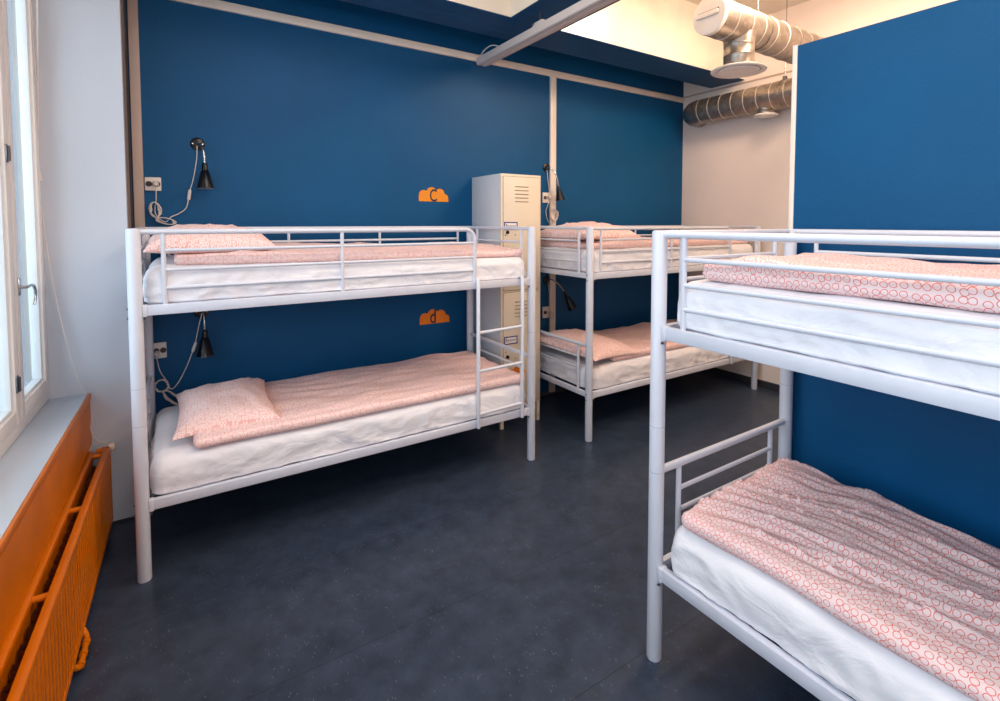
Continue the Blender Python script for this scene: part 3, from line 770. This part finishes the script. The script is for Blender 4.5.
lamp('black cone reading lamp beside the cream strip above the top bunk in the far corner', (pl.x, pl.z),
     ppath([(546.5, 168, -.02), (550.5, 168.5, -.06), (555, 173, -.09), (557.5, 180, -.10), (558.5, 187, -.10)]),
     pmap(558.5, 186, -.10), pmap(560.3, 200, -.10), .0145, .046,
     ppath([(547, 170, -.025), (548, 180, -.03), (549, 190, -.035), (549, 200, -.035), (547.5, 206, -.035), (546, 212, -.04), (548.5, 222, -.04), (554, 221, -.04)]),
     loops(pmap(551, 215, 0).x, pmap(551, 215, 0).z, 6, .040, .056, -.035, .15, 5),
     (pmap(547.5, 197, 0).x, -.012, pmap(547.5, 197, 0).z), None)
pl = pmap(546.5, 280, 0)
lamp('black cone reading lamp with outstretched neck above the bottom bunk in the far corner', (pl.x, pl.z),
     ppath([(547, 280, -.02), (551, 279.5, -.06), (556, 282, -.09), (561, 287, -.11), (564.5, 292.5, -.12)]),
     pmap(564, 291.5, -.12), pmap(572.5, 308, -.14), .0145, .046,
     ppath([(548, 282, -.025), (549, 292, -.03), (550, 302, -.035), (549, 310, -.035)]),
     loops(pmap(549.5, 313, 0).x, pmap(549.5, 315, 0).z, 2, .02, .03, -.035, .15, 6),
     (pmap(548.5, 312, 0).x, -.012, pmap(548.5, 312, 0).z), None)
def outlet(u0, u1, v0, v1, label):
    a = pmap(u0, v0, 0); c = pmap(u1, v1, 0)
    t = MB(); t.box(a.x, c.x, -.014, 0, c.z, a.z, SOCK, .004)
    o = tag(t.build('wall_outlet'), label, 'outlet', 'white wall outlets')
    b = MB(); w = (c.x-a.x); cz = (a.z+c.z)/2; cx = a.x+w*.5
    for dx in (-.25, .25):
        b.lathe((cx+dx*w, -.0142, cz), (0, -1, 0), [(0, .0165), (.0012, .0165), (.0012, .015), (.0004, .015)], HOLE, 20)
        for k in (-1, 1): b.lathe((cx+dx*w+k*.007, -.0145, cz), (0, -1, 0), [(0, .003), (.001, .003)], HOLE, 8)
    b.build('socket_face', o)
    return o
outlet(144.5, 161.5, 177, 191, 'white wall outlet with a lamp plug above the top bunk nearest the window')
outlet(152.5, 167, 343, 357, 'white wall outlet with a lamp plug above the bottom bunk nearest the window')
outlet(542, 551, 192.5, 203, 'white wall outlet beside the cream strip above the top bunk in the far corner')
outlet(542, 551, 307, 317, 'white wall outlet beside the cream strip above the bottom bunk in the far corner')

# ------------------------------------------------------------------ ceiling light bar
fx = empty('ceiling_light', (2.085, -2.0, 2.9), 'long white linear light bar hanging below the blue beam', 'light')
FZ = 2.905; FX0, FX1 = 2.045, 2.135; FY0, FY1 = -4.6, -.13
b = MB()
prof = [(FX0, FZ+.055), (FX0, FZ+.006), (FX0+.006, FZ), (FX0+.032, FZ), (FX0+.034, FZ+.006), (FX0+.046, FZ+.006), (FX0+.048, FZ), (FX1-.004, FZ), (FX1, FZ+.006), (FX1, FZ+.055)]
k = len(prof); vs = [(x, y, z) for y in (FY0, FY1) for x, z in prof]
b.add(vs, [(i, (i+1) % k, k+(i+1) % k, k+i) for i in range(k)]+[tuple(range(k)), tuple(range(2*k-1, k-1, -1))], FIX)
b.build('housing', fx, ang=20)
b = MB(); b.box(FX0+.050, FX1-.003, FY0+.01, FY1-.03, FZ-.0015, FZ+.002, FIX_S); b.build('diffuser', fx, flat=True)
for y in (-.95, -2.6, -4.2):
    b = MB(); b.box(FX0+.012, FX1-.02, y-.06, y+.05, FZ+.055, FZ+.085, FIX, .003); b.tube([(FX0+.04, y, FZ+.08), (FX0+.04, y, ZS-.004)], .006, SCREW, 8)
    b.lathe((FX0-.0, y+.02, FZ+.07), (-1, 0, 0), [(0, .006), (.012, .005)], SCREW, 8)
    b.build('mounting_bracket', fx)
b = MB(); b.tube(smooth_path([(FX0+.02, FY1-.02, FZ+.055), (FX0+.01, FY1-.10, FZ+.085), (FX0+.01, FY1-.22, FZ+.095), (FX0+.02, FY1-.34, FZ+.055)]), .005, CORD, 8); b.build('supply_cable', fx)

# ------------------------------------------------------------------ ventilation ducts
D = .125
def duct_prof(l, s=.1, r=D):
    p_ = [(0, r)]; x = s*.6
    while x < l-.02:
        p_ += [(x-.005, r), (x-.002, r+.0028), (x+.002, r+.0028), (x+.005, r)]; x += s
    p_.append((l, r)); return p_
A1 = Vector((2.985, -1.632, 3.012))
d1 = empty('ventilation_duct', (3.0, -1.632, 3.012), 'large spiral steel duct with white end cap hanging above the partition', 'duct')
b = MB(); b.lathe(A1, (1, 0, 0), [(0, D), (XE-A1.x-.001, D)], DUCT, 40)
b.build('duct_pipe', d1, ang=30)
for x in (.15, .315, .465, .62, .775, .94, 1.10, 1.25, 1.4):
    b = MB(); b.lathe(A1+Vector((x-.002, 0, 0)), (1, .02, .0), [(0, D), (.0005, D+.0035), (.0055, D+.0035), (.006, D)], DUCTRIB if x < .85 else DUCTRIB2, 40); b.f = b.f[:-2]; b.m = b.m[:-2]
    b.build('seam_ring', d1)
b = MB(); b.lathe(A1-Vector((.012, 0, 0)), (1, 0, 0), [(0, 0), (0, D-.006), (.004, D+.001), (.035, D+.003), (.036, D)], CAPW, 40)
cp = b.build('end_cap', d1)
b = MB(); ya, yb_ = A1.y-.085, A1.y+.085
b.box(A1.x-.036, A1.x-.012, ya, yb_, A1.z-.017, A1.z+.017, CAPW, .008)
b.box(A1.x-.014, A1.x-.011, ya+.004, yb_-.004, A1.z+.016, A1.z+.026, SLOT)
bh = b.build('cap_handle', cp)
def valve(parent, x, y, ztop, zc0, zdisc, rc, rd):
    b = MB(); b.lathe((x, y, ztop), (0, 0, -1), [(0, rc*1.12), (ztop-zc0, rc*1.0), (ztop-zc0+.004, rc+.003), (ztop-zc0+.010, rc), ((ztop-zdisc)*.62, rc), ((ztop-zdisc)*.62+.004, rc+.0025), ((ztop-zdisc)*.62+.008, rc), (ztop-zdisc, rc)], DUCT, 32)
    b.build('branch_collar', parent)
    b = MB(); b.lathe((x, y, zdisc+.004), (0, 0, -1), [(0, rc), (.002, rd*.9), (.010, rd), (.018, rd*.97), (.020, rd*.84), (.012, rd*.80), (.012, rd*.76)], CAPW, 40)
    v_ = b.build('valve_rim', parent)
    b = MB(); b.lathe((x, y, zdisc-.004), (0, 0, -1), [(0, rd*.60), (.010, rd*.74), (.016, rd*.72), (.018, rd*.4), (.018, 0)], CAPW, 40)
    b.build('valve_disc', v_)
valve(d1, 3.325, A1.y, A1.z-.05, A1.z-.135, 2.712, .102, .188)
def hanger(parent, c, axis, ztop):
    c = Vector(c); ax = Vector(axis)
    b = MB(); b.lathe(c-ax*.012, axis, [(0, D+.001), (.0005, D+.006), (.0235, D+.006), (.024, D+.001)], DUCT, 36); b.f = b.f[:-2]; b.m = b.m[:-2]
    b.box(c.x-.015, c.x+.015, c.y-.015, c.y+.015, c.z+D, c.z+D+.035, SCREW, .003)
    b.tube([(c.x, c.y, c.z+D), (c.x, c.y, ztop)], .004, CHROME, 8)
    side = Vector((0, 1, 0)) if abs(ax.x) > .5 else Vector((1, 0, 0))
    q = c-side*(D*.95)+Vector((0, 0, .02)); b.tube([q-ax*.03, q+ax*.03], .006, SCREW, 8); b.tube([q-Vector((0, 0, .025)), q+Vector((0, 0, .025))], .008, SCREW, 8)
    b.build('hanger', parent)
hanger(d1, A1+Vector((.56, 0, 0)), (1, 0, 0), ZC)
A2 = Vector((4.60, -.36, 2.795))
d2 = empty('ventilation_duct', (4.6, -1.0, 2.795), 'spiral steel duct running along the cream far wall with small white valve', 'duct')
b = MB(); b.lathe(A2, (0, -1, 0), [(0, D), (1.143, D)], DUCT, 36); b.build('duct_pipe', d2, ang=30)
for k in range(9):
    b = MB(); b.lathe(A2+Vector((0, -.04-k*.13, 0)), (0, -1, .02), [(0, D), (.0005, D+.003), (.004, D+.003), (.0045, D)], DUCTRIB, 36); b.f = b.f[:-2]; b.m = b.m[:-2]
    b.build('seam_ring', d2)
b = MB(); b.tube(arc((A2.x+.128, A2.y, A2.z), .128, PI, PI/2, (1, 0, 0), (0, 1, 0), 10)+[Vector((XE-.001, A2.y+.128, A2.z))], D, DUCT, 36); b.build('elbow', d2)
pv = pmap(767, 113, A2.y-.70)
valve(d2, 4.60, -1.085, A2.z-.06, A2.z-.12, A2.z-.155, .078, .106)
hanger(d2, (4.60, -1.26, A2.z), (0, 1, 0), ZC)

# ------------------------------------------------------------------ light
def area(name, loc, target, size, power, col, sy=None, spread=None):
    l = bpy.data.lights.new(name, 'AREA'); l.energy = power; l.color = col; l.size = size
    if sy: l.shape = 'RECTANGLE'; l.size_y = sy
    if spread: l.spread = spread
    o = bpy.data.objects.new(name, l); COL.objects.link(o); o.location = loc
    d = Vector(target)-Vector(loc); o.rotation_euler = d.to_track_quat('-Z', 'Y').to_euler(); return o
area('daylight', (-2.6, -2.6, 2.3), (2.0, -2.0, .8), 5.0, 290, (.82, .91, 1.0), 3.0)
pl_ = bpy.data.lights.new('ceiling_lamp_bay', 'POINT'); pl_.energy = 62; pl_.color = (1.0, .72, .48); pl_.shadow_soft_size = .18
po_ = bpy.data.objects.new('ceiling_lamp_bay', pl_); COL.objects.link(po_); po_.location = (3.7, -3.2, 3.15)
area('fill_light_rear', (.35, -5.4, 2.2), (1.3, 0, .9), 1.3, 34, (.94, .96, 1.0), 1.0)  # added fill light behind the camera, no wall lamp there
area('ceiling_lamp_far', (3.5, -1.9, 3.5), (3.6, -1.9, 0), .6, 55, (1.0, .72, .5), .6)
area('ceiling_lamp_room', (1.3, -3.5, 3.5), (1.5, -3.2, 0), 1.0, 38, (1.0, .79, .60), 1.0)
area('fill_light_window_side', (.8, -1.9, 3.5), (.8, -1.9, 0), 1.0, 22, (1.0, .9, .82), 1.0)  # added overhead fill for the window side, not a known fixture
area('beam_fill_light', (3.4, -2.5, 3.35), (3.2, -.74, 3.3), .5, 14, (1.0, .86, .70), .5)  # added light that brightens the beam face, no spot lamp there
area('coffer_lamp', (2.55, -1.0, 3.3), (2.6, -.74, 3.2), .14, 4, (1.0, .88, .72), .4)

w = bpy.data.worlds.new('world'); SC.world = w; w.use_nodes = True
bg = w.node_tree.nodes['Background']; bg.inputs[0].default_value = (.82, .90, 1.0, 1); bg.inputs[1].default_value = 1.6
SC.view_settings.view_transform = 'Standard'; SC.view_settings.look = 'None'
SC.view_settings.exposure = -0.12; SC.view_settings.gamma = 1.0
